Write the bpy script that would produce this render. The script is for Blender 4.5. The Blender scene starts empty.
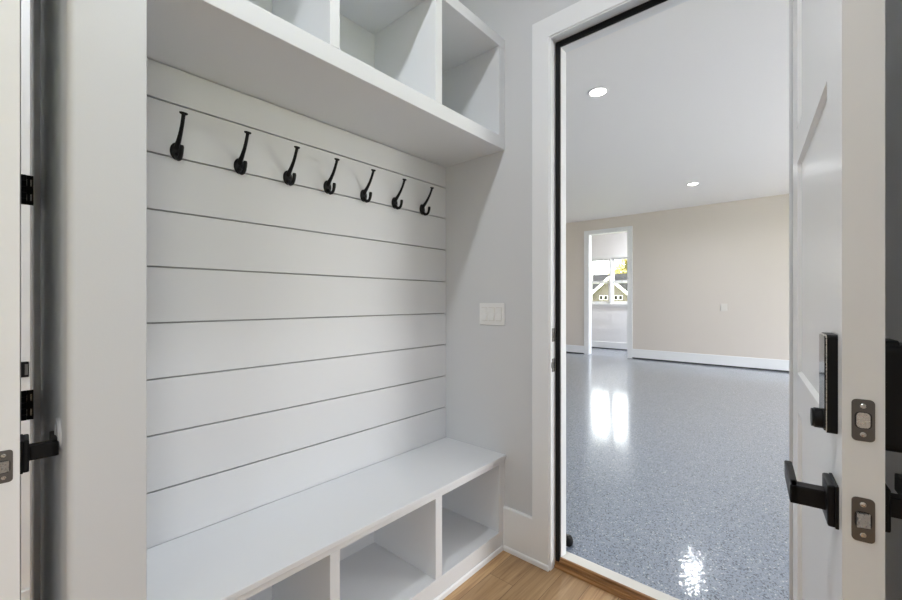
import bpy, bmesh, math, random
from mathutils import Vector, Matrix
random.seed(7)
SC = bpy.context.scene
COL = SC.collection
PI = math.pi

# ---------------------------------------------------------------- materials
def new_mat(name):
    m = bpy.data.materials.new(name); m.use_nodes = True
    nt = m.node_tree
    return m, nt, nt.nodes['Principled BSDF']

def paint(name, col, rough=0.45, bump=0.02, scale=220.0, spec=0.5):
    m, nt, b = new_mat(name)
    b.inputs['Base Color'].default_value = (*col, 1)
    b.inputs['Roughness'].default_value = rough
    b.inputs['Specular IOR Level'].default_value = spec
    if bump:
        tc = nt.nodes.new('ShaderNodeTexCoord'); n = nt.nodes.new('ShaderNodeTexNoise')
        n.inputs['Scale'].default_value = scale; n.inputs['Detail'].default_value = 3
        bp = nt.nodes.new('ShaderNodeBump'); bp.inputs['Strength'].default_value = bump
        bp.inputs['Distance'].default_value = 0.002
        nt.links.new(tc.outputs['Object'], n.inputs['Vector'])
        nt.links.new(n.outputs['Fac'], bp.inputs['Height'])
        nt.links.new(bp.outputs['Normal'], b.inputs['Normal'])
    return m

def metal(name, col, rough=0.35, metallic=1.0):
    m, nt, b = new_mat(name)
    b.inputs['Base Color'].default_value = (*col, 1)
    b.inputs['Roughness'].default_value = rough
    b.inputs['Metallic'].default_value = metallic
    tc = nt.nodes.new('ShaderNodeTexCoord'); n = nt.nodes.new('ShaderNodeTexNoise')
    n.inputs['Scale'].default_value = 300
    mr = nt.nodes.new('ShaderNodeMapRange')
    mr.inputs['To Min'].default_value = max(rough-.06, .02); mr.inputs['To Max'].default_value = rough+.06
    nt.links.new(tc.outputs['Object'], n.inputs['Vector'])
    nt.links.new(n.outputs['Fac'], mr.inputs['Value'])
    nt.links.new(mr.outputs['Result'], b.inputs['Roughness'])
    return m

def emit(name, col, strength):
    m, nt, b = new_mat(name)
    b.inputs['Base Color'].default_value = (*col, 1)
    b.inputs['Emission Color'].default_value = (*col, 1)
    b.inputs['Emission Strength'].default_value = strength
    return m

M = {}
M['wall'] = paint('wall_paint', (.64, .652, .67), .6, .05)
M['trim'] = paint('trim_paint', (.82, .835, .855), .32, .015)
M['cab'] = paint('cabinet_paint', (.72, .735, .76), .38, .015)
M['ship'] = paint('shiplap_paint', (.665, .675, .695), .42, .02)
M['door'] = paint('door_paint', (.84, .845, .85), .27, .03, 90, .1)
M['ceil'] = paint('ceiling_paint', (.90, .88, .86), .8, .05)
M['beige'] = paint('beige_wall_paint', (.665, .615, .567), .6, .05)
M['wallw'] = paint('white_wall_paint', (.80, .80, .82), .6, .05)
M['hall'] = paint('low_bounce_hall_paint', (.22, .225, .23), .6, .05)  # dark on purpose: this unseen wall bounces less light into the closet door gap
M['backing'] = paint('shiplap_backing_shade', (.38, .38, .385), .7, 0)  # darker grey paints the shadow inside the board grooves
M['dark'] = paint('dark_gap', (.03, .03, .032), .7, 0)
M['black'] = metal('matt_black_metal', (.005, .005, .0055), .45, .0)
M['black'].node_tree.nodes['Principled BSDF'].inputs['Specular IOR Level'].default_value = .22
M['rubber'] = paint('black_rubber', (.006, .006, .007), .6, 0, spec=.2)
M['pewter'] = metal('dark_pewter', (.16, .155, .15), .38)
M['steel'] = metal('satin_steel', (.62, .60, .57), .28)
M['plastic'] = paint('white_plastic', (.80, .80, .79), .3, 0)
M['offwhite'] = paint('off_white_plastic', (.70, .67, .63), .35, 0)
M['key'] = metal('glossy_black_glass', (.012, .012, .013), .08, 0)
M['alum'] = paint('sill_aluminium', (.66, .64, .60), .35, .05, 60)
M['concrete'] = paint('driveway_concrete', (.62, .61, .59), .8, .2, 30)
M['siding'] = paint('tan_siding', (.10, .087, .077), .8, .1, 40)
M['roof'] = paint('dark_roof_shingle', (.007, .007, .008), .9, .3, 30, .05)
M['house_white'] = paint('white_bargeboard', (.82, .82, .82), .6, .02)
M['lens'] = emit('lamp_lens', (1, .97, .92), 14)

def wood_floor():
    m, nt, b = new_mat('oak_planks')
    N, Lk = nt.nodes, nt.links
    tc = N.new('ShaderNodeTexCoord')
    mp = N.new('ShaderNodeMapping'); mp.inputs['Location'].default_value = (-.33, -.852, 0)
    Lk.new(tc.outputs['Object'], mp.inputs['Vector'])
    br = N.new('ShaderNodeTexBrick')
    br.offset = .37; br.offset_frequency = 2
    br.inputs['Scale'].default_value = 1; br.inputs['Brick Width'].default_value = 1.2
    br.inputs['Row Height'].default_value = .125; br.inputs['Mortar Size'].default_value = .0012
    br.inputs['Mortar Smooth'].default_value = .2
    br.inputs['Bias'].default_value = 0
    br.inputs['Color1'].default_value = (0, 0, 0, 1); br.inputs['Color2'].default_value = (1, 1, 1, 1)
    br.inputs['Mortar'].default_value = (.5, .5, .5, 1)
    Lk.new(mp.outputs['Vector'], br.inputs['Vector'])
    st = N.new('ShaderNodeMapping'); st.inputs['Scale'].default_value = (3.0, 46, 1)
    Lk.new(tc.outputs['Object'], st.inputs['Vector'])
    ad = N.new('ShaderNodeVectorMath'); ad.operation = 'ADD'
    mu = N.new('ShaderNodeVectorMath'); mu.operation = 'SCALE'; mu.inputs['Scale'].default_value = 9
    Lk.new(br.outputs['Color'], mu.inputs[0]); Lk.new(st.outputs['Vector'], ad.inputs[0]); Lk.new(mu.outputs['Vector'], ad.inputs[1])
    n = N.new('ShaderNodeTexNoise'); n.inputs['Scale'].default_value = 1.0; n.inputs['Detail'].default_value = 7
    n.inputs['Roughness'].default_value = .62; n.inputs['Distortion'].default_value = .8
    Lk.new(ad.outputs['Vector'], n.inputs['Vector'])
    rp = N.new('ShaderNodeValToRGB')
    e = rp.color_ramp.elements
    e[0].position = .28; e[0].color = (.30, .165, .075, 1)
    e[1].position = .72; e[1].color = (.62, .415, .225, 1)
    k = e.new(.5); k.color = (.48, .30, .15, 1)
    Lk.new(n.outputs['Fac'], rp.inputs['Fac'])
    mx = N.new('ShaderNodeMix'); mx.data_type = 'RGBA'; mx.blend_type = 'MULTIPLY'; mx.inputs['Factor'].default_value = 1
    tone = N.new('ShaderNodeMapRange'); tone.inputs['To Min'].default_value = .72; tone.inputs['To Max'].default_value = 1.22
    Lk.new(br.outputs['Color'], tone.inputs['Value'])
    cb = N.new('ShaderNodeCombineColor')
    for s in ('Red', 'Green', 'Blue'): Lk.new(tone.outputs['Result'], cb.inputs[s])
    Lk.new(rp.outputs['Color'], mx.inputs['A']); Lk.new(cb.outputs['Color'], mx.inputs['B'])
    mm = N.new('ShaderNodeMix'); mm.data_type = 'RGBA'
    Lk.new(br.outputs['Fac'], mm.inputs['Factor']); Lk.new(mx.outputs['Result'], mm.inputs['A'])
    mm.inputs['B'].default_value = (.17, .095, .045, 1)
    Lk.new(mm.outputs['Result'], b.inputs['Base Color'])
    b.inputs['Roughness'].default_value = .42
    bp = N.new('ShaderNodeBump'); bp.inputs['Strength'].default_value = .12; bp.inputs['Distance'].default_value = .002
    Lk.new(n.outputs['Fac'], bp.inputs['Height']); Lk.new(bp.outputs['Normal'], b.inputs['Normal'])
    return m

def wood_strip():
    m, nt, b = new_mat('stained_threshold_wood')
    N, Lk = nt.nodes, nt.links
    tc = N.new('ShaderNodeTexCoord')
    st = N.new('ShaderNodeMapping'); st.inputs['Scale'].default_value = (110, 5, 60)
    Lk.new(tc.outputs['Object'], st.inputs['Vector'])
    n = N.new('ShaderNodeTexNoise'); n.inputs['Scale'].default_value = 1; n.inputs['Detail'].default_value = 5
    Lk.new(st.outputs['Vector'], n.inputs['Vector'])
    rp = N.new('ShaderNodeValToRGB'); e = rp.color_ramp.elements
    e[0].position = .3; e[0].color = (.14, .058, .017, 1); e[1].position = .7; e[1].color = (.42, .22, .085, 1)
    Lk.new(n.outputs['Fac'], rp.inputs['Fac']); Lk.new(rp.outputs['Color'], b.inputs['Base Color'])
    b.inputs['Roughness'].default_value = .35
    return m

def epoxy():
    m, nt, b = new_mat('flake_epoxy_floor')
    N, Lk = nt.nodes, nt.links
    tc = N.new('ShaderNodeTexCoord')
    def flakes(scale, stops, seed):
        mp = N.new('ShaderNodeMapping'); mp.inputs['Location'].default_value = (seed, seed*1.7, 0)
        Lk.new(tc.outputs['Object'], mp.inputs['Vector'])
        v = N.new('ShaderNodeTexVoronoi'); v.inputs['Scale'].default_value = scale; v.voronoi_dimensions = '2D'
        Lk.new(mp.outputs['Vector'], v.inputs['Vector'])
        sep = N.new('ShaderNodeSeparateColor'); Lk.new(v.outputs['Color'], sep.inputs['Color'])
        r = N.new('ShaderNodeValToRGB'); r.color_ramp.interpolation = 'CONSTANT'
        els = r.color_ramp.elements
        els[0].position = 0; els[0].color = (*stops[0][1], 1)
        els[1].position = stops[1][0]; els[1].color = (*stops[1][1], 1)
        for p, c in stops[2:]:
            q = els.new(p); q.color = (*c, 1)
        Lk.new(sep.outputs['Red'], r.inputs['Fac'])
        return r, sep
    base = (.215, .25, .312)
    r1, s1 = flakes(165, [(0, (.012, .015, .025)), (.09, (.10, .12, .165)), (.2, base), (.68, (.245, .283, .35)), (.90, (.33, .36, .41)), (.975, (.62, .64, .66))], 0)
    r2, s2 = flakes(330, [(0, (.14, .17, .24)), (.15, base), (.75, (.33, .38, .46)), (.93, (.55, .58, .62))], 3.1)
    mx = N.new('ShaderNodeMix'); mx.data_type = 'RGBA'; mx.inputs['Factor'].default_value = .34
    Lk.new(r1.outputs['Color'], mx.inputs['A']); Lk.new(r2.outputs['Color'], mx.inputs['B'])
    Lk.new(mx.outputs['Result'], b.inputs['Base Color'])
    b.inputs['Roughness'].default_value = .35
    b.inputs['Specular IOR Level'].default_value = .4
    b.inputs['Coat Weight'].default_value = 1.0
    b.inputs['Coat Roughness'].default_value = .05
    b.inputs['Coat IOR'].default_value = 1.5
    n = N.new('ShaderNodeTexNoise'); n.inputs['Scale'].default_value = 60; n.inputs['Detail'].default_value = 2
    Lk.new(tc.outputs['Object'], n.inputs['Vector'])
    bp = N.new('ShaderNodeBump'); bp.inputs['Strength'].default_value = .10; bp.inputs['Distance'].default_value = .004
    Lk.new(n.outputs['Fac'], bp.inputs['Height'])
    # every flake lies at its own slight tilt, so lamps glint off the clear coat in specks
    v = N.new('ShaderNodeTexVoronoi'); v.inputs['Scale'].default_value = 135; v.voronoi_dimensions = '2D'
    Lk.new(tc.outputs['Object'], v.inputs['Vector'])
    ce = N.new('ShaderNodeVectorMath'); ce.operation = 'SUBTRACT'; ce.inputs[1].default_value = (.5, .5, .5)
    sc = N.new('ShaderNodeVectorMath'); sc.operation = 'SCALE'; sc.inputs['Scale'].default_value = .030
    ad = N.new('ShaderNodeVectorMath'); ad.operation = 'ADD'
    no = N.new('ShaderNodeVectorMath'); no.operation = 'NORMALIZE'
    Lk.new(v.outputs['Color'], ce.inputs[0]); Lk.new(ce.outputs['Vector'], sc.inputs[0])
    Lk.new(sc.outputs['Vector'], ad.inputs[0]); Lk.new(bp.outputs['Normal'], ad.inputs[1])
    Lk.new(ad.outputs['Vector'], no.inputs[0]); Lk.new(no.outputs['Vector'], b.inputs['Coat Normal'])
    return m

def glass():
    m = bpy.data.materials.new('window_glass'); m.use_nodes = True
    nt = m.node_tree; nt.nodes.clear()
    o = nt.nodes.new('ShaderNodeOutputMaterial'); mix = nt.nodes.new('ShaderNodeMixShader')
    t = nt.nodes.new('ShaderNodeBsdfTransparent'); g = nt.nodes.new('ShaderNodeBsdfGlossy'); g.inputs['Roughness'].default_value = .02
    t.inputs['Color'].default_value = (.96, .98, .97, 1)
    fr = nt.nodes.new('ShaderNodeFresnel'); fr.inputs['IOR'].default_value = 1.45
    nt.links.new(fr.outputs[0], mix.inputs[0]); nt.links.new(t.outputs[0], mix.inputs[1]); nt.links.new(g.outputs[0], mix.inputs[2])
    nt.links.new(mix.outputs[0], o.inputs[0])
    return m

def leafmat(name, c1, c2):
    m, nt, b = new_mat(name)
    oi = nt.nodes.new('ShaderNodeTexCoord'); n = nt.nodes.new('ShaderNodeTexNoise'); n.inputs['Scale'].default_value = 1.4
    r = nt.nodes.new('ShaderNodeValToRGB'); e = r.color_ramp.elements
    e[0].position = .35; e[0].color = (*c1, 1); e[1].position = .65; e[1].color = (*c2, 1)
    nt.links.new(oi.outputs['Object'], n.inputs['Vector']); nt.links.new(n.outputs['Fac'], r.inputs['Fac'])
    nt.links.new(r.outputs['Color'], b.inputs['Base Color']); b.inputs['Roughness'].default_value = .7
    return m

M['floor'] = wood_floor(); M['strip'] = wood_strip(); M['epoxy'] = epoxy(); M['glass'] = glass()
M['leaf_y'] = leafmat('yellow_green_leaves', (.07, .085, .010), (.22, .17, .02))
M['leaf_p'] = leafmat('pale_leaves', (.20, .17, .08), (.32, .27, .16))
M['leaf_g'] = leafmat('green_leaves', (.012, .022, .007), (.03, .045, .012))
M['bark'] = paint('bark', (.16, .12, .09), .9, .3, 20)
M['lawn'] = leafmat('lawn', (.12, .15, .05), (.2, .2, .09))

# ---------------------------------------------------------------- mesh helpers
def box(bm, x0, x1, y0, y1, z0, z1, bev=0.0, seg=2, mat=None):
    vs = [bm.verts.new((x, y, z)) for x in (min(x0, x1), max(x0, x1)) for y in (min(y0, y1), max(y0, y1)) for z in (min(z0, z1), max(z0, z1))]
    F = [(0, 1, 3, 2), (4, 6, 7, 5), (0, 4, 5, 1), (2, 3, 7, 6), (0, 2, 6, 4), (1, 5, 7, 3)]
    fs = [bm.faces.new([vs[i] for i in f]) for f in F]
    if mat is not None:
        for v in vs: v.co = mat @ v.co
    if bev > 0:
        es = list({e for f in fs for e in f.edges})
        bmesh.ops.bevel(bm, geom=es, offset=bev, segments=seg, affect='EDGES', profile=.5)
    return bm

def prism(bm, pts, a0, a1, axis='y', bev=0):
    """closed outline pts (2-D) pushed along axis from a0 to a1"""
    def P(p, a):
        return {'x': (a, p[0], p[1]), 'y': (p[0], a, p[1]), 'z': (p[0], p[1], a)}[axis]
    A = [bm.verts.new(P(p, a0)) for p in pts]; B = [bm.verts.new(P(p, a1)) for p in pts]
    fs = [bm.faces.new(A), bm.faces.new(B[::-1])]
    n = len(pts)
    for i in range(n):
        fs.append(bm.faces.new([A[i], B[i], B[(i+1) % n], A[(i+1) % n]]))
    if bev:
        es = list({e for f in fs[:2] for e in f.edges})
        bmesh.ops.bevel(bm, geom=es, offset=bev, segments=2, affect='EDGES', profile=.5)
    bmesh.ops.recalc_face_normals(bm, faces=list({f for f in bm.faces}))
    return bm

def tube(bm, pts, radii, n=12, flat=1.0, cap=True):
    """swept round tube through pts with a radius per point"""
    pts = [Vector(p) for p in pts]
    rings = []
    up = Vector((1, 0, 0))
    for i, p in enumerate(pts):
        t = (pts[min(i+1, len(pts)-1)] - pts[max(i-1, 0)]).normalized()
        s = up - t * up.dot(t)
        if s.length < 1e-4: s = Vector((0, 1, 0)) - t * t.y
        s.normalize(); w = t.cross(s)
        rings.append([bm.verts.new(p + (s*math.cos(2*PI*k/n)*flat + w*math.sin(2*PI*k/n)) * radii[i]) for k in range(n)])
    for a, b in zip(rings, rings[1:]):
        for k in range(n): bm.faces.new([a[k], a[(k+1) % n], b[(k+1) % n], b[k]])
    if cap:
        bm.faces.new(rings[0][::-1]); bm.faces.new(rings[-1])
    bmesh.ops.recalc_face_normals(bm, faces=bm.faces[:])
    return bm

def lathe(bm, prof, n=32, mat=None):
    """revolve (r, z) profile about z"""
    rings = []
    for r, z in prof:
        if r < 1e-6: rings.append([bm.verts.new((0, 0, z))])
        else: rings.append([bm.verts.new((r*math.cos(2*PI*k/n), r*math.sin(2*PI*k/n), z)) for k in range(n)])
    for a, b in zip(rings, rings[1:]):
        for k in range(n):
            if len(a) == 1 and len(b) == 1: continue
            if len(a) == 1: bm.faces.new([a[0], b[k], b[(k+1) % n]])
            elif len(b) == 1: bm.faces.new([a[k], a[(k+1) % n], b[0]])
            else: bm.faces.new([a[k], a[(k+1) % n], b[(k+1) % n], b[k]])
    if mat is not None:
        for ring in rings:
            for v in ring: v.co = mat @ v.co
    bmesh.ops.recalc_face_normals(bm, faces=bm.faces[:])
    return bm

def obj(name, bm, mat, parent=None, smooth=False):
    me = bpy.data.meshes.new(name); bm.to_mesh(me); bm.free()
    for m in (mat if isinstance(mat, (list, tuple)) else [mat]): me.materials.append(m)
    if smooth:
        for p in me.polygons: p.use_smooth = True
        me.set_sharp_from_angle(angle=math.radians(38))
    o = bpy.data.objects.new(name, me); COL.objects.link(o)
    if parent: o.parent = parent
    return o

def nb(): return bmesh.new()
def bx(*a, **k): return box(nb(), *a, **k)

def tag(o, label, cat, group=None, kind=None):
    o['label'] = label; o['category'] = cat
    if group: o['group'] = group
    if kind: o['kind'] = kind
    return o

def empty(name, label, cat, loc=(0, 0, 0), rotz=0, group=None, kind=None):
    o = bpy.data.objects.new(name, None); COL.objects.link(o)
    o.location = loc; o.rotation_euler = (0, 0, rotz); o.empty_display_size = .05
    return tag(o, label, cat, group, kind)

def struct(name, bm, mat, label, cat):
    return tag(obj(name, bm, mat), label, cat, kind='structure')

def copy_tree(o, parent=None):
    c = o.copy(); COL.objects.link(c)
    if parent: c.parent = parent
    for ch in list(o.children): copy_tree(ch, c)
    return c

def wall_x(x0, x1, y0, y1, h, holes=(), z0=0.0):
    """wall slab x0..x1 running along y, with rectangular holes (ya, yb, za, zb)"""
    bm = nb(); ys = sorted({y0, y1, *[v for q in holes for v in q[:2]]}); zs = sorted({z0, h, *[v for q in holes for v in q[2:]]})
    for a, b in zip(ys, ys[1:]):
        for c, d in zip(zs, zs[1:]):
            if any(q[0]-1e-6 <= a and b <= q[1]+1e-6 and q[2]-1e-6 <= c and d <= q[3]+1e-6 for q in holes): continue
            box(bm, x0, x1, a, b, c, d)
    clean(bm)
    return bm

def wall_y(y0, y1, x0, x1, h, holes=(), z0=0.0):
    bm = nb(); xs = sorted({x0, x1, *[v for q in holes for v in q[:2]]}); zs = sorted({z0, h, *[v for q in holes for v in q[2:]]})
    for a, b in zip(xs, xs[1:]):
        for c, d in zip(zs, zs[1:]):
            if any(q[0]-1e-6 <= a and b <= q[1]+1e-6 and q[2]-1e-6 <= c and d <= q[3]+1e-6 for q in holes): continue
            box(bm, a, b, y0, y1, c, d)
    clean(bm)
    return bm

def clean(bm):
    """weld neighbouring blocks into one shell: shared inner faces go"""
    bmesh.ops.remove_doubles(bm, verts=bm.verts[:], dist=1e-5)
    seen = {}
    for f in bm.faces:
        seen.setdefault(tuple(sorted(v.index for v in f.verts)), []).append(f)
    bm.verts.index_update()
    seen = {}
    for f in bm.faces: seen.setdefault(tuple(sorted(v.index for v in f.verts)), []).append(f)
    dead = [f for fs in seen.values() if len(fs) > 1 for f in fs]
    if dead: bmesh.ops.delete(bm, geom=dead, context='FACES_ONLY')
    bmesh.ops.recalc_face_normals(bm, faces=bm.faces[:])

# ---------------------------------------------------------------- key planes (metres)
XD, XG = 1.74, 1.84            # entry wall: mudroom face, garage face
YF, YB = 1.16, 1.56            # built-in fronts, shiplap face
XF, XFB, XR = 9.31, 9.44, 10.72  # far garage wall, its other face, window wall
CH = 3.13                      # ceilings

# ================================================================ SETTING
struct('floor', bx(-2.6, 1.806, -3.2, 2.3, -.1, 0), M['floor'], 'brown oak plank floor of the mudroom in front of the bench', 'floor')
struct('floor_garage', bx(1.862, XR+.12, -3.6, 5.1, -.1, 0), M['epoxy'], 'glossy blue grey flake epoxy floor of the garage', 'floor')
struct('ceiling', bx(-2.6, 1.80, -3.2, 2.3, CH, CH+.1), M['ceil'], 'flat white ceiling over the mudroom', 'ceiling')
struct('ceiling_garage', bx(1.80, XR+.12, -3.6, 5.1, CH, CH+.1), M['ceil'], 'flat white garage ceiling with round recessed lights', 'ceiling')

struct('wall_entry', wall_x(XD, XG, -3.6, 5.1, CH, [(.015, .915, 0, 2.482)]), M['wall'], 'pale grey wall with the light switch around the garage doorway', 'wall')
struct('wall_back', wall_y(1.575, 1.70, .251, XD, CH), M['wall'], 'pale grey wall behind the shiplap and cubbies', 'wall')
bm = nb()
pts = []
def arc(cx, cy, r, a0, a1, n=6):
    return [(cx+r*math.cos(math.radians(a0+(a1-a0)*i/n)), cy+r*math.sin(math.radians(a0+(a1-a0)*i/n))) for i in range(n+1)]
r = .014
pts = arc(.1144+r, YF+r, r, 180, 270) + arc(.251-r*.3, YF+r*.3, r*.3, 270, 360, 3) + [(.251, 1.79), (.1144, 1.79)]
prism(bm, pts, 0, CH, 'z')
o = struct('wall_stub', bm, M['wall'], 'narrow pale grey wall end between the bench nook and the open closet door', 'wall')
for p in o.data.polygons: p.use_smooth = True
o.data.set_sharp_from_angle(angle=math.radians(30))
struct('wall_closet', wall_y(1.79, 1.90, -2.6, .251, CH, [(-.50, .099, 0, 2.46)]), M['wall'], 'grey wall around the closet doorway', 'wall')
struct('wall_closet_inside', wall_y(2.18, 2.30, -2.6, .9, CH), M['wallw'], 'white wall inside the closet seen through the hinge gap', 'wall')
struct('wall_closet_side', wall_x(.62, .74, 1.90, 2.18, CH), M['wallw'], 'white side wall inside the closet', 'wall')
struct('baseboard_closet', bx(-1.2, .62, 2.165, 2.18, 0, .185, bev=.003), M['trim'], 'white baseboard inside the closet', 'baseboard')
struct('wall_right', wall_y(-.38, -.27, .72, XD, CH), M['wall'], 'shaded grey wall behind the open garage entry door', 'wall')
struct('wall_right_return', wall_x(.61, .72, -3.2, -.27, CH), M['wall'], 'grey wall return beside the hallway', 'wall')
struct('wall_hall', wall_y(-3.32, -3.20, -2.72, .72, CH, [(-2.0, -.7, .75, 2.4)]), M['hall'], 'grey hallway wall with a window opening added opposite the bench for fill light', 'wall')  # unseen window opening added to send soft fill into the bench nook
struct('wall_rear', wall_x(-2.72, -2.60, -3.2, 2.3, CH), M['wall'], 'grey wall at the end of the hallway', 'wall')

# garage shell
struct('wall_garage_far', wall_x(XF, XFB, -3.6, 5.1, CH, [(2.985, 3.876, 0, 2.81)]), M['beige'], 'beige far garage wall with the open doorway', 'wall')
struct('wall_garage_left', wall_y(5.1, 5.22, XG, XR+.12, CH), M['beige'], 'beige garage side wall next to the open doorway', 'wall')
struct('wall_garage_right', wall_y(-3.72, -3.6, XG, XR+.12, CH, [(3.2, 8.4, 0, 2.5)]), M['beige'], 'beige garage side wall with a wide vehicle opening added for daylight', 'wall')  # unseen opening put in so skylight fills the garage
WIN = [(3.95, 4.42), (3.21, 3.69)]   # glass spans of the two windows
struct('wall_window', wall_x(XR, XR+.12, -3.6, 5.1, CH, [(3.897, 4.435, 1.17, 2.385), (3.323, 3.861, 1.17, 2.385)]), M['wallw'], 'white wall with the twin windows beyond the far doorway', 'wall')

def base_x(x, y0, y1, h, name, label, dirx=-1, dark=True):
    """baseboard lying on the plane X=x, sticking out towards dirx"""
    root = empty(name, label, 'baseboard', (x, 0, 0), kind='structure')
    t = .016*dirx
    bm = nb(); z0 = .024 if dark else 0
    prism(bm, [(0, z0), (t, z0), (t, h-.006), (t*.7, h), (0, h)], y0, y1, 'y')
    obj('board', bm, M['trim'], root)
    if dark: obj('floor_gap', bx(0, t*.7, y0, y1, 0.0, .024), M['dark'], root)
    return root
base_x(XF, .05-3.6, 2.893, .208, 'baseboard_garage_far', 'tall white baseboard along the beige wall below the round sensor')
base_x(XF, 3.979, 5.1, .19, 'baseboard_garage_corner', 'short white baseboard between the far doorway and the corner')
base_x(XR, -3.6, 5.1, .185, 'baseboard_window', 'white baseboard beneath the twin windows')
base_x(XD, .9945, YF, .213, 'baseboard_entry', 'short white baseboard between bench end and door casing', dark=False)
# white shoe moulding at the foot of that baseboard
o = obj('shoe_moulding', prism(nb(), [(-.0181, 0), (-.0245, 0), (-.0242, .016), (-.0215, .022), (-.0181, .024)], .906, YF-.0071, 'y'), M['trim'], bpy.data.objects['baseboard_entry'])

# far doorway casing
root = empty('trim_1', 'white casing and jamb around the far garage doorway', 'door frame', (0, 0, 0), kind='structure')
obj('casing', wall_x(XF-.018, XF, 2.893, 3.979, 2.885, [(2.994, 3.867, 0, 2.80)]), M['trim'], root)
obj('jamb', wall_x(XF, XFB, 2.985, 3.876, 2.81, [(3.004, 3.857, 0, 2.79)]), M['trim'], root)

# near doorway: casing, jamb, stop, weatherstrip, strikes
root = empty('trim_2', 'white casing and jamb around the garage doorway beside the switch', 'door frame', (0, 0, 0), kind='structure')
bm = wall_x(XD-.018, XD, -.058, .9945, 2.567, [(.024, .9055, 0, 2.473)])
bmesh.ops.bevel(bm, geom=[e for e in bm.edges if e.calc_face_angle(0) > 1], offset=.003, segments=2, affect='EDGES', profile=.5)
obj('casing', bm, M['trim'], root)
bm = wall_x(XD-.012, XG+.001, .015, .915, 2.482, [(.030, .90, 0, 2.467)])
obj('jamb', bm, M['trim'], root)
obj('door_stop', wall_x(1.788, XG, .030, .90, 2.467, [(.050, .877, 0, 2.4405)], z0=.02), M['trim'], root)
bm = nb()
box(bm, 1.774, 1.788, .878, .8995, .02, 2.4665, bev=.003)
box(bm, 1.774, 1.788, .0305, .040, .02, 2.4665, bev=.003)
box(bm, 1.774, 1.788, .040, .878, 2.4415, 2.4665, bev=.003)
w = obj('weatherstrip', bm, M['rubber'], root); w['label'] = 'black rubber weatherstrip'
def strike(z, h, name, lip):
    bm = nb(); box(bm, 1.742, 1.768, .897, .8998, z-h/2, z+h/2, bev=.001)
    if lip: prism(bm, [(1.742, z-.016), (1.736, z-.012), (1.734, z), (1.736, z+.012), (1.742, z+.016)], .8985, .8998, 'y')
    s = obj(name, bm, M['pewter'], root)
    obj('strike_hole', bx(1.750, 1.762, .8962, .8968, z-.013, z+.013), M['dark'], s)
strike(1.091, .062, 'strike_plate', False)
strike(.950, .062, 'strike_plate', True)

# closet doorway frame
root = empty('trim_3', 'white closet door frame edge in shadow beside the wall end', 'door frame', (0, 0, 0), kind='structure')
obj('casing', wall_y(1.772, 1.79, -.60, .1144, 2.55, [(-.49, .1010, 0, 2.47)]), M['trim'], root)
obj('jamb', wall_y(1.782, 1.90, -.50, .105, 2.46, [(-.484, .100, 0, 2.445)]), M['trim'], root)

# thresholds
root = empty('trim_4', 'stained wood and pale metal threshold under the garage doorway', 'threshold', (0, 0, 0), kind='structure')
prof = [(1.763, 0), (1.763, .008), (1.766, .011), (1.769, .0115), (1.770, .021), (1.772, .0225), (1.7735, .0225), (1.7745, .033), (1.777, .035), (1.778, .044), (1.781, .0465), (1.787, .047), (1.787, 0)]
w = obj('reducer_strip', prism(nb(), prof, .031, .8995, 'y'), M['strip'], root); w['label'] = 'stained wood reducer strip'
prof = [(1.787, 0), (1.787, .0465), (1.802, .0455), (1.806, .043), (1.858, .034), (1.886, .021), (1.892, .012), (1.892, 0)]
obj('sill', prism(nb(), prof, .031, .8995, 'y'), M['alum'], root)

# ================================================================ SHIPLAP
grooves = [2.0135, 1.8935, 1.7188, 1.5394, 1.3587, 1.1795, 1.0017, .8238, .6459, .4731]
bm = nb()
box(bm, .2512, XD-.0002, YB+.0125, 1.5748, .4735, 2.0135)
for hi, lo in zip(grooves, grooves[1:]):
    box(bm, .2515, XD-.0005, YB, YB+.013, lo+(.0027 if lo > .5 else 0), hi-.0027, bev=.0008, seg=1)
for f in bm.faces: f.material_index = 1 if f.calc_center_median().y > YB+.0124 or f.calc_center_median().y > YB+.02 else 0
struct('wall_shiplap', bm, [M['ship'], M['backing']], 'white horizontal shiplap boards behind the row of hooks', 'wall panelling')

# ================================================================ UPPER CUBBIES
SX = [(.2512, .315), (.735, .772), (1.230, 1.270), (1.690, XD-.0003)]
root = empty('wall_cubby', 'white open three-compartment cubby shelf mounted high above the coat hooks', 'shelf', (.995, YF, 2.0137))
def local(o, r):
    o.data.transform(Matrix.Translation(-r.location)); return o
B = .0018
local(obj('bottom_shelf', bx(SX[0][0], SX[3][1], YF, 1.5747, 2.0137, 2.076, bev=B), M['cab'], root), root)
local(obj('top_panel', bx(SX[0][0], SX[3][1], YF, 1.5747, 2.522, 2.572, bev=B), M['cab'], root), root)
local(obj('back_panel', bx(SX[0][0]+.003, SX[3][1]-.003, 1.562, 1.5747, 2.0765, 2.5215), M['cab'], root), root)
for i, (a, b) in enumerate(SX):
    local(obj('side_panel' if i in (0, 3) else 'divider', bx(a, b, YF+.0006, 1.562, 2.0762, 2.5218, bev=B), M['cab'], root), root)

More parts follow.
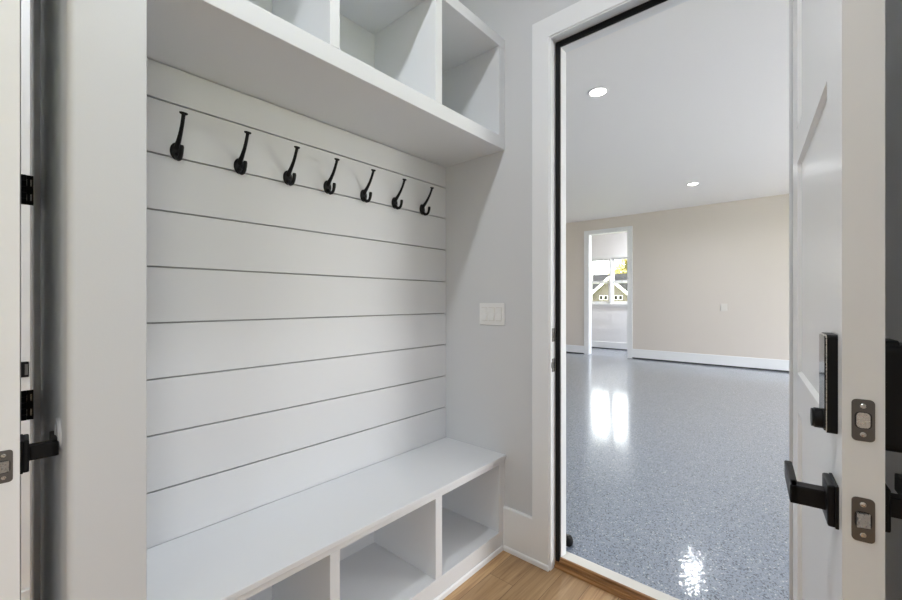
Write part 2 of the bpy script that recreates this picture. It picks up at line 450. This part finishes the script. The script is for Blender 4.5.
# ================================================================ BENCH
root = empty('storage_bench', 'white built-in storage bench with open shoe cubbies under the shiplap', 'bench', (.995, YF, 0))
local(obj('seat', bx(.2513, XD-.0003, 1.151, YB-.0003, .4545, .4730, bev=.002), M['cab'], root), root)
local(obj('apron', bx(.2513, XD-.0003, YF, YF+.022, .4325, .4543, bev=.0008), M['cab'], root), root)
for i, (a, b) in enumerate(SX):
    local(obj('side_panel' if i in (0, 3) else 'divider', bx(a, b, YF+.0004, 1.565, .0965, .4323, bev=B), M['cab'], root), root)
local(obj('bottom_panel', bx(.2513, XD-.0003, YF, 1.565, .076, .0962, bev=.001), M['cab'], root), root)
local(obj('back_panel', bx(.2513, XD-.0003, 1.565, 1.5747, .0005, .4543), M['cab'], root), root)
local(obj('toe_board', bx(.2513, XD-.0003, YF+.0006, YF+.02, 0, .0758), M['cab'], root), root)
local(obj('shoe_moulding', prism(nb(), [(YF, 0), (YF-.007, 0), (YF-.0066, .016), (YF-.004, .022), (YF, .024)], .2513, XD-.0246, 'x'), M['trim'], root), root)

# ================================================================ COAT HOOKS
def make_hook():
    root = empty('coat_hook', 'hook', 'hook', (0, YB, 1.742), group='coat hooks on the shiplap rail')
    # oval rosette on the board
    bm = nb()
    lathe(bm, [(0, 0), (1, 0), (1, .25), (.9, .62), (.6, .9), (0, 1)], 28)
    for v in bm.verts: v.co = Vector((v.co.x*.0185, -v.co.z*.0085, v.co.y*.0285))
    bmesh.ops.recalc_face_normals(bm, faces=bm.faces[:])
    obj('base_plate', bm, M['black'], root, True)
    # long upper arm with a flared oval tip
    bm = nb()
    P = [(0, -.004, .008), (0, -.014, .019), (0, -.031, .034), (0, -.047, .052), (0, -.060, .071), (0, -.069, .088), (0, -.074, .0995)]
    tube(bm, P, [.0090, .0082, .0068, .0060, .0056, .0055, .0058], 12)
    obj('upper_arm', bm, M['black'], root, True)
    bm = nb()
    lathe(bm, [(0, 0), (.5, .0), (.85, .25), (1, .6), (.95, .9), (.6, 1), (0, 1.05)], 20)
    for v in bm.verts: v.co = Vector((v.co.x*.0125, -.0745 + v.co.y*.0075, .0980 + v.co.z*.0075))
    obj('arm_tip', bm, M['black'], root, True)
    # short lower hook
    bm = nb()
    P = [(0, -.003, -.012), (0, -.012, -.022), (0, -.024, -.0295), (0, -.037, -.0300), (0, -.047, -.0235), (0, -.052, -.012), (0, -.054, .001), (0, -.0545, .007)]
    tube(bm, P, [.0095, .0088, .0074, .0066, .0063, .0066, .0072, .0058], 12)
    obj('lower_hook', bm, M['black'], root, True)
    for s in (-1, 1):
        bm = nb(); lathe(bm, [(0, .0012), (.0022, .001), (.003, 0)], 12)
        for v in bm.verts: v.co = Vector((v.co.x, -.0082-v.co.z, s*.0145+v.co.y)) if s > 0 else Vector((v.co.x+.009, -.0068-v.co.z, v.co.y))
        bmesh.ops.recalc_face_normals(bm, faces=bm.faces[:])
        obj('screw', bm, M['black'], root, True)
    return root
hook = make_hook()
ordinal = ['first black coat hook from the wall end, farthest from the switch',
           'second black double coat hook from the narrow wall end',
           'third black double coat hook from the narrow wall end',
           'middle black coat hook, fourth of the seven on the shiplap',
           'fifth black coat hook from the wall end, third from the switch wall',
           'sixth black coat hook, last but one before the light switch wall',
           'last black coat hook of the row, beside the light switch wall']
HX = [.416, .612, .796, .974, 1.164, 1.353, 1.547]
for i, x in enumerate(HX):
    o = hook if i == 0 else copy_tree(hook)
    o.location = (x, YB, 1.7395); o['label'] = ordinal[i]

# ================================================================ LIGHT SWITCH
root = empty('light_switch', 'white three-gang rocker light switch on the grey wall', 'light switch', (XD, 1.238, 1.182))
obj('cover_plate', bx(-.006, -.0002, -.079, .079, -.057, .057, bev=.0025), M['plastic'], root)
for i in (-1, 0, 1):
    y = i*.046
    obj('rocker_surround', bx(-.0068, -.006, y-.0185, y+.0185, -.0345, .0345), M['alum'], root)
    bm = nb(); prism(bm, [(-.0068, -.032), (-.0125, -.032), (-.0085, 0), (-.0105, .032), (-.0068, .032)], y-.0165, y+.0165, 'y')
    obj('rocker', bm, M['plastic'], root)
    for s in (-1, 1):
        bm = nb(); lathe(bm, [(0, .0006), (.002, .0006), (.0026, 0)], 10)
        for v in bm.verts: v.co = Vector((-.006-v.co.z, y+v.co.x, s*.046+v.co.y))
        obj('screw', bm, M['plastic'], root)

# round sensor / blank plate on the beige wall
root = empty('outlet_box', 'small off-white wall box on the bare beige garage wall', 'wall box', (XF, 1.222, 1.125))
obj('plate', bx(-.012, -.0002, -.056, .056, -.07, .07, bev=.006), M['offwhite'], root)
obj('face', bx(-.018, -.0118, -.036, .036, -.046, .046, bev=.004), M['offwhite'], root)

# wall bumper for the closet lever
root = empty('wall_bumper', 'round pale door bumper stuck on the shaded wall end behind the closet lever', 'door bumper', (.1144, 1.285, .948))
bm = nb(); lathe(bm, [(0, .004), (.024, .004), (.026, .006), (.034, .006), (.0375, .003), (.038, 0)], 40)
for v in bm.verts: v.co = Vector((-v.co.z-.0002, v.co.x, v.co.y))
bmesh.ops.recalc_face_normals(bm, faces=bm.faces[:])
obj('bumper_disc', bm, M['wall'], root, True)

# rubber stop on the garage floor
root = empty('door_stop', 'small black rubber ball stop on the garage floor beside the threshold', 'door stop', (1.975, .932, 0))
bm = nb(); lathe(bm, [(0, 0), (.019, 0), (.025, .007), (.027, .019), (.025, .033), (.019, .043), (.009, .048), (0, .049)], 28)
obj('rubber_dome', bm, M['rubber'], root, True)
bm = nb(); lathe(bm, [(0, .0505), (.006, .0505), (.008, .0485)], 16); obj('screw', bm, M['pewter'], root, True)

# ================================================================ DOORS
def panel_leaf(bm, L, T, z0, z1, stile, rails, side, rec=.011, bev=.012):
    """leaf of length L along +x, thickness T towards side*y from y=0; recessed flat panels with sloped edges on both faces"""
    y0, y1 = (0, T*side)
    xs = [0, stile, L-stile, L]
    zs = [z0] + [v for q in rails for v in q] + [z1]     # rails = list of panel (lo, hi)
    for y, inward in ((y0, side), (y1, -side)):
        for i in range(3):
            for j in range(len(zs)-1):
                a, b, c, d = xs[i], xs[i+1], zs[j], zs[j+1]
                if i == 1 and j % 2 == 1:
                    yr = y + inward*rec
                    o_ = [(a, c), (b, c), (b, d), (a, d)]; n_ = [(a+bev, c+bev), (b-bev, c+bev), (b-bev, d-bev), (a+bev, d-bev)]
                    for k in range(4):
                        p, q = o_[k], o_[(k+1) % 4]; r_, s_ = n_[(k+1) % 4], n_[k]
                        bm.faces.new([bm.verts.new((p[0], y, p[1])), bm.verts.new((q[0], y, q[1])), bm.verts.new((r_[0], yr, r_[1])), bm.verts.new((s_[0], yr, s_[1]))])
                    bm.faces.new([bm.verts.new((v[0], yr, v[1])) for v in n_])
                else:
                    bm.faces.new([bm.verts.new((v[0], y, v[1])) for v in ((a, c), (b, c), (b, d), (a, d))])
    for x in (0, L):
        for j in range(len(zs)-1):
            bm.faces.new([bm.verts.new((x, y, z)) for y, z in ((y0, zs[j]), (y1, zs[j]), (y1, zs[j+1]), (y0, zs[j+1]))])
    for z in (z0, z1):
        for i in range(3):
            bm.faces.new([bm.verts.new((x, y, z)) for x, y in ((xs[i], y0), (xs[i+1], y0), (xs[i+1], y1), (xs[i], y1))])
    bmesh.ops.remove_doubles(bm, verts=bm.verts[:], dist=1e-5)
    bmesh.ops.recalc_face_normals(bm, faces=bm.faces[:])
    return bm

def rbox2(bm, u0, u1, z0, z1, r, a0, a1, axis, n=5):
    """plate with rounded corners in the (u, z) plane"""
    P = arc(u1-r, z1-r, r, 0, 90, n)+arc(u0+r, z1-r, r, 90, 180, n)+arc(u0+r, z0+r, r, 180, 270, n)+arc(u1-r, z0+r, r, 270, 360, n)
    return prism(bm, P, a0, a1, axis)

def edge_plate(root, L, yc, zc, h, name, bolt):
    """latch face plate let into the door's edge: local x = L"""
    p = obj(name, rbox2(nb(), yc-.0127, yc+.0127, zc-h/2, zc+h/2, .006, L-.001, L+.0012, 'x'), M['pewter'], root); p['label'] = 'dark pewter latch face plate'
    for s in (-1, 1):
        bm = nb(); lathe(bm, [(0, .0014), (.0028, .0012), (.0038, 0)], 14)
        for v in bm.verts: v.co = Vector((L+.0011+v.co.z, yc+v.co.x, zc+s*(h/2-.010)+v.co.y))
        bmesh.ops.recalc_face_normals(bm, faces=bm.faces[:])
        obj('screw', bm, M['steel'], p, True)
    ring = obj('bolt_recess', rbox2(nb(), yc-.0095, yc+.0095, zc-.0125, zc+.0125, .006, L+.001, L+.0015, 'x'), M['dark'], p)
    bm = nb()
    if bolt == 'dead': rbox2(bm, yc-.0075, yc+.0075, zc-.0115, zc+.0115, .005, L+.0012, L+.0026, 'x')
    else: prism(bm, [(L+.0012, yc-.0075), (L+.0075, yc-.0075), (L+.003, yc+.0075), (L+.0012, yc+.0075)], zc-.0105, zc+.0105, 'z')
    b_ = obj('latch_bolt', bm, M['steel'], p); b_['label'] = 'bright satin steel bolt'

def lever(root, lx, zc, y0, sgn, reach, bend):
    """square rose, neck and straight return lever; sgn = direction of the face normal in local y"""
    le = obj('lever_handle', nb_rose(lx, zc, y0, sgn), M['black'], root); le['label'] = 'matt black lever handle on a square rose'
    bm = nb(); box(bm, lx-.013, lx+.013, y0+sgn*.010, y0+sgn*.0585, zc-.0155, zc+.0155, bev=.002)
    obj('neck', bm, M['black'], le)
    bm = nb(); box(bm, lx-reach, lx+.013, y0+sgn*.0475, y0+sgn*.0590, zc-.0155, zc+.0155, bev=.002)
    obj('grip', bm, M['black'], le)
    return le
def nb_rose(lx, zc, y0, sgn):
    bm = nb(); box(bm, lx-.034, lx+.034, y0, y0+sgn*.0045, zc-.034, zc+.034, bev=.001)
    box(bm, lx-.032, lx+.032, y0+sgn*.003, y0+sgn*.0135, zc-.0335, zc+.0335, bev=.003)
    return bm

# ---- garage entry door (swung into the mudroom)
L, T = .854, .0465
d2 = empty('door_2', 'white panelled garage entry door standing open with black keypad lock', 'door', (1.722, .039, 0), math.atan2(-.0904, -.99592), kind='structure')
obj('leaf', panel_leaf(nb(), L, T, .024, 2.460, .148, [(.245, .926), (1.038, 1.655), (1.752, 2.320)], 1, .009, .007), M['door'], d2)
obj('door_sweep', bx(.002, L-.002, .006, T-.006, .0215, .0245), M['rubber'], d2)
LZ, DZ = .920, 1.070
edge_plate(d2, L, T/2, DZ, .063, 'latch_plate', 'dead')
edge_plate(d2, L, T/2, LZ, .066, 'latch_plate', 'spring')
lever(d2, .797, LZ, 0, -1, .122, 0)
lever(d2, .787, LZ+.008, T, 1, .125, 0)
# keypad dead bolt outside
k = obj('keypad_lock', rbox2(nb(), .752, .820, 1.034, 1.195, .006, 0, -.0131, 'y'), M['black'], d2); k['label'] = 'black keypad deadbolt with chrome edge'
obj('chrome_edge', rbox2(nb(), .7525, .8195, 1.0345, 1.1945, .006, -.0130, -.0142, 'y'), M['steel'], k)
obj('touch_face', rbox2(nb(), .755, .817, 1.037, 1.192, .005, -.0141, -.0160, 'y'), M['key'], k)
bm = nb(); lathe(bm, [(0, 0), (.0165, 0), (.0165, .010), (.0150, .0115), (.0150, .0138), (0, .0138)], 28)
for v in bm.verts: v.co = Vector((.795+v.co.x, -.0165-v.co.z, 1.053+v.co.y))
bmesh.ops.recalc_face_normals(bm, faces=bm.faces[:])
obj('key_cylinder', bm, M['black'], k, True)
# battery housing inside
bm = rbox2(nb(), .745, .828, 1.020, 1.183, .012, T, T+.036, 'y')
i_ = obj('lock_housing', bm, M['black'], d2); i_['label'] = 'black battery housing of the lock'
bm = rbox2(nb(), .752, .821, 1.026, 1.189, .012, T+.002, T+.022, 'y'); obj('housing_cover', bm, M['black'], i_)
obj('thumb_turn', bx(.782, .790, T+.036, T+.050, 1.030, 1.062, bev=.002), M['black'], i_)

# ---- closet door
CL = .5756
ang = math.atan2(-.999018, -.044304)
d1 = empty('door_1', 'white closet door standing open edge-on against the narrow wall end', 'door', (.0735, 1.768, 0), ang, kind='structure')
obj('leaf', panel_leaf(nb(), CL-.008, .0445, .012, 2.440, .115, [(.245, .926), (1.038, 1.640), (1.752, 2.300)], -1, .008, .010), M['door'], d1)
edge_plate(d1, CL-.008, -.0222, .921, .064, 'latch_plate', 'spring')
le = lever(d1, CL-.068, .925, 0, 1, .10, 0)
lever(d1, CL-.068, .925, -.0445, -1, .10, 0)
for z in (2.232, 1.584, .936, .288):
    bm = nb()
    for q in range(5):
        bmq = [(0, z-.0445+q*.0178+.0004), (.0062, z-.0445+q*.0178+.0004), (.0062, z-.0445+(q+1)*.0178-.0004), (0, z-.0445+(q+1)*.0178-.0004)]
        lathe(bm, [(r_, zz_) for r_, zz_ in bmq], 16, Matrix.Translation((-.004, .006, 0)))
    h = obj('hinge', bm, M['black'], d1, True); h['label'] = 'matt black butt hinge'
    obj('hinge_plate', bx(-.0065, -.0035, .006, .0265, z-.0445, z+.0445), M['black'], h)
    for s in (-.022, .022):
        bm = nb(); box(bm, -.0032, -.0022, .010, .0125, z+s-.010, z+s+.010); box(bm, -.0032, -.0022, .0195, .0225, z+s-.010, z+s+.010)
        obj('screw_slots', bm, M['steel'], h)
root = obj('door_catch', bx(.0865, .1105, 2.162, 2.1797, .970, 1.026, bev=.002), M['black'], bpy.data.objects['wall_closet_inside']); root['label'] = 'small black catch'
obj('keeper', bx(.0995, .1075, 2.1605, 2.1621, .978, 1.018, bev=.0005), M['pewter'], root)

# ================================================================ WINDOWS beyond the far doorway
def window(name, y0, y1, label):
    """double-hung window in the hole y0..y1 x 1.17..2.385 of the wall at XR"""
    root = empty(name, label, 'window', (XR, 0, 0), kind='structure')
    zb, zt, zm = 1.17, 2.385, 1.742
    fr = wall_x(.015, .115, y0+.0005, y1-.0005, zt-.0005, [(y0+.02, y1-.02, zb+.03, zt-.03)], z0=zb+.0005)
    obj('window_frame', fr, M['trim'], root)
    for nm, xa, za, zc in (('upper_sash', .07, zm-.034, zt-.031), ('lower_sash', .035, zb+.031, zm+.034)):
        a, b = y0+.021, y1-.021
        s = obj(nm, wall_x(xa, xa+.034, a, b, zc, [(a+.025, b-.025, za+(.038 if nm[0] == 'l' else .066), zc-(.038 if nm[0] == 'u' else .066))], z0=za), M['trim'], root)
        obj('pane', bx(xa+.015, xa+.019, a+.023, b-.023, za+.036, zc-.036), M['glass'], s)
    obj('latch', bx(.02, .034, (y0+y1)/2-.02, (y0+y1)/2+.02, zm+.012, zm+.03, bev=.003), M['steel'], root)
window('window_1', 3.897, 4.435, 'double-hung white window beyond the doorway showing the dark roof edge')
window('window_2', 3.323, 3.861, 'double-hung white window beyond the doorway showing the yellow tree')
root = empty('trim_5', 'flat white casing and sill around the twin windows', 'window trim', (XR, 0, 0), kind='structure')
obj('casing', wall_x(-.018, 0, 3.22, 4.535, 2.43, [(3.897, 4.435, 1.17, 2.36), (3.323, 3.861, 1.17, 2.36)], z0=1.10), M['trim'], root)
obj('window_sill', bx(-.045, .0, 3.20, 4.555, 1.15, 1.172, bev=.003), M['trim'], root)

# ================================================================ RECESSED LIGHTS
def can_light(name, label, x, y, power, group, size=.15, spread=PI, emis=True):
    root = empty(name, label, 'ceiling light', (x, y, CH), group=group)
    R = size/2
    bm = nb(); lathe(bm, [(R*.93, 0), (R*.93, -.003), (R*1.15, -.006), (R*1.22, -.003), (R*1.22, 0)], 40)
    obj('trim_ring', bm, M['ceil'], root, True)
    bm = nb(); lathe(bm, [(0, -.0025), (R*.94, -.0025)], 40)
    obj('lens', bm, M['lens'], root)
    la = bpy.data.lights.new(name, 'AREA'); la.shape = 'DISK'; la.size = size*.9; la.energy = power; la.color = (.905, .955, 1); la.spread = spread
    lo = bpy.data.objects.new(name+'_lamp', la); COL.objects.link(lo); lo.parent = root; lo.location = (0, 0, -.008)
    return root
GP = 17
can_light('recessed_light', 'larger of the two glowing round ceiling lights in view, nearer the doorway', 3.642, 1.429, GP, 'recessed garage lights', spread=2.35)
can_light('recessed_light', 'smaller glowing round ceiling light over the far garage floor', 7.515, 1.404, GP, 'recessed garage lights', spread=2.7)
can_light('recessed_light', 'unseen round ceiling light added as garage fill, near the entry wall', 3.642, -1.75, GP, 'recessed garage lights', spread=2.35)  # out of view, added to help light the garage
can_light('recessed_light', 'unseen round ceiling light added as garage fill, near the beige wall', 7.515, -1.75, GP, 'recessed garage lights', spread=2.35)  # hidden extra lamp, added as garage fill
can_light('recessed_light', 'unseen round ceiling light added to brighten the room beyond the far doorway', 10.1, 1.9, 130, 'added room fill lights')  # added out of sight to brighten the window wall
can_light('recessed_light', 'glowing round ceiling light above the mudroom in front of the cubbies', .42, .66, 17.5, 'recessed mudroom lights')
can_light('recessed_light', 'unseen round ceiling light added as fill above the hallway behind the viewer', .25, -1.15, 11, 'recessed mudroom lights')  # added fill lamp facing the bench nook from behind the camera
can_light('recessed_light', 'unseen round ceiling light added to lighten the wall behind the open door', -1.4, -.24, 9, 'recessed mudroom lights')  # added fill lamp aimed along the gap behind the garage entry door
can_light('recessed_light', 'unseen round ceiling light added to brighten the closet', 0.40, 2.04, 10, 'recessed mudroom lights')  # unseen lamp added so the strip at the hinge gap reads bright

# daylight: sky through the unseen openings added for fill
def portal(name, loc, rot, sx, sy):
    la = bpy.data.lights.new(name, 'AREA'); la.shape = 'RECTANGLE'; la.size = sx; la.size_y = sy; la.cycles.is_portal = True
    lo = bpy.data.objects.new(name, la); COL.objects.link(lo); lo.location = loc; lo.rotation_euler = rot
portal('sky_portal_garage_fill', (5.8, -3.73, 1.25), (PI/2, 0, 0), 5.2, 2.5)
portal('sky_portal_hall_fill', (-1.35, -3.33, 1.575), (PI/2, 0, 0), 1.3, 1.65)
w = bpy.data.worlds.new('sky'); SC.world = w; w.use_nodes = True
bg = w.node_tree.nodes['Background']; bg.inputs['Color'].default_value = (.98, .99, 1, 1); bg.inputs['Strength'].default_value = 8.4

sl = bpy.data.lights.new('sun', 'SUN'); sl.energy = 60; sl.angle = math.radians(.6); sl.color = (1, .97, .92)
so = bpy.data.objects.new('sun', sl); COL.objects.link(so); so.location = (0, 0, 20)
so.rotation_euler = Vector((.10, -.5, -.85)).to_track_quat('-Z', 'Y').to_euler()

# ================================================================ OUTSIDE
struct('ground_outside', bx(-40, 90, -60, 70, -.5, -.3), M['lawn'], 'dull green ground outside the windows', 'ground')
struct('driveway', bx(1, 12, -22, -3.73, -.29, -.02), M['concrete'], 'pale concrete driveway added outside the garage to bounce sunlight in', 'driveway')  # unseen reflector: bounces sun up to the garage ceiling

root = empty('neighbour_house', 'tan gabled house with white bargeboards and dark roof seen through the windows', 'house', (30, 10.9, -.3))
def gable(x0, x1, yc, hw, ze, zp):
    return prism(nb(), [(yc-hw, 0), (yc+hw, 0), (yc+hw, ze), (yc, zp), (yc-hw, ze)], x0, x1, 'x')
obj('wall', gable(0, 6, 0, 2.2, 1.35, 3.2), M['siding'], root)
for s in (-1, 1):
    sl = (3.32-1.15)/2.45
    b_ = [(0, 3.32), (s*2.45, 1.15), (s*2.45, .95), (0, 3.10)]
    obj('bargeboard', prism(nb(), b_, -.28, -.16, 'x'), M['house_white'], root)
    obj('roof', prism(nb(), [(0, 3.36), (s*2.5, 1.17), (s*2.5, 1.05), (0, 3.22)], -.16, 6, 'x'), M['roof'], root)
for y in (.62, .28, -.45, -.78):
    f_ = obj('window', bx(-.05, 0, y-.13, y+.13, 1.62, 1.95), M['house_white'], root)
    obj('pane', bx(-.06, -.045, y-.10, y+.10, 1.65, 1.92), M['roof'], f_)
# long main roof behind, to the left
obj('main_wall', bx(3, 11, .4, 9, 0, 1.9), M['siding'], root)
obj('main_roof', prism(nb(), [(2.4, 1.75), (7, 3.95), (11.6, 1.75)], .2, 9.3, 'y'), M['roof'], root)

def tree(name, label, x, y, z0, h, r, mat, n, sz, seed):
    rnd = random.Random(seed)
    root = empty(name, label, 'tree', (x, y, z0), group='trees outside the windows')
    bm = nb(); tube(bm, [(0, 0, 0), (.05, .02, h*.4), (0, 0, h*.75)], [.16, .12, .05], 8); obj('trunk', bm, M['bark'], root, True)
    bm = nb()
    for k in range(7):
        a = k*2.4; z = h*(.4+.06*k)
        tube(bm, [(0, 0, z), (r*.35*math.cos(a), r*.35*math.sin(a), z+h*.12), (r*.8*math.cos(a), r*.8*math.sin(a), z+h*.22)], [.05, .035, .012], 6)
    obj('branches', bm, M['bark'], root, True)
    bm = nb()
    cl = [Vector((rnd.gauss(0, r*.45), rnd.gauss(0, r*.45), h*.72+rnd.gauss(0, r*.4))) for _ in range(22)]
    for i in range(n):
        c = rnd.choice(cl)
        p = c + Vector((rnd.gauss(0, 1), rnd.gauss(0, 1), rnd.gauss(0, 1))).normalized()*r*.3*rnd.random()**.4
        u = Vector((rnd.gauss(0, 1), rnd.gauss(0, 1), rnd.gauss(0, 1))).normalized(); v = u.orthogonal().normalized(); s = sz*rnd.uniform(.6, 1.3)
        bm.faces.new([bm.verts.new(p-u*s), bm.verts.new(p+v*s*.5), bm.verts.new(p+u*s), bm.verts.new(p-v*s*.5)])
    obj('foliage', bm, mat, root)
tree('tree', 'yellow-green leafy tree above the roofs in the second window', 44, 14.6, -.3, 6.0, 2.0, M['leaf_y'], 4500, .18, 3)
tree('tree', 'pale sparse tree against the bright sky in the first window', 46, 19.5, -.3, 6.6, 2.2, M['leaf_p'], 500, .16, 5)
tree('tree', 'small green bush-like tree at the corner of the tan house', 28, 12.6, -.3, 2.5, .9, M['leaf_g'], 1200, .12, 9)

# ================================================================ CAMERA
cam = bpy.data.cameras.new('camera'); co = bpy.data.objects.new('camera', cam); COL.objects.link(co)
cam.sensor_width = 36; cam.lens = 36*409.1/902; cam.shift_y = .9/902; cam.clip_start = .01; cam.clip_end = 300
co.location = (0, 0, 1.25); co.rotation_euler = (PI/2, 0, math.radians(41.189-90))
SC.camera = co
SC.view_settings.view_transform = 'Standard'; SC.view_settings.look = 'None'; SC.view_settings.gamma = 1
SC.view_settings.use_curve_mapping = False; SC.view_settings.exposure = 0.0
SC.cycles.use_denoising = True
SC.cycles.max_bounces = 14; SC.cycles.diffuse_bounces = 8; SC.cycles.glossy_bounces = 6
SC.cycles.sample_clamp_indirect = 6
SC.cycles.caustics_reflective = False; SC.cycles.caustics_refractive = False
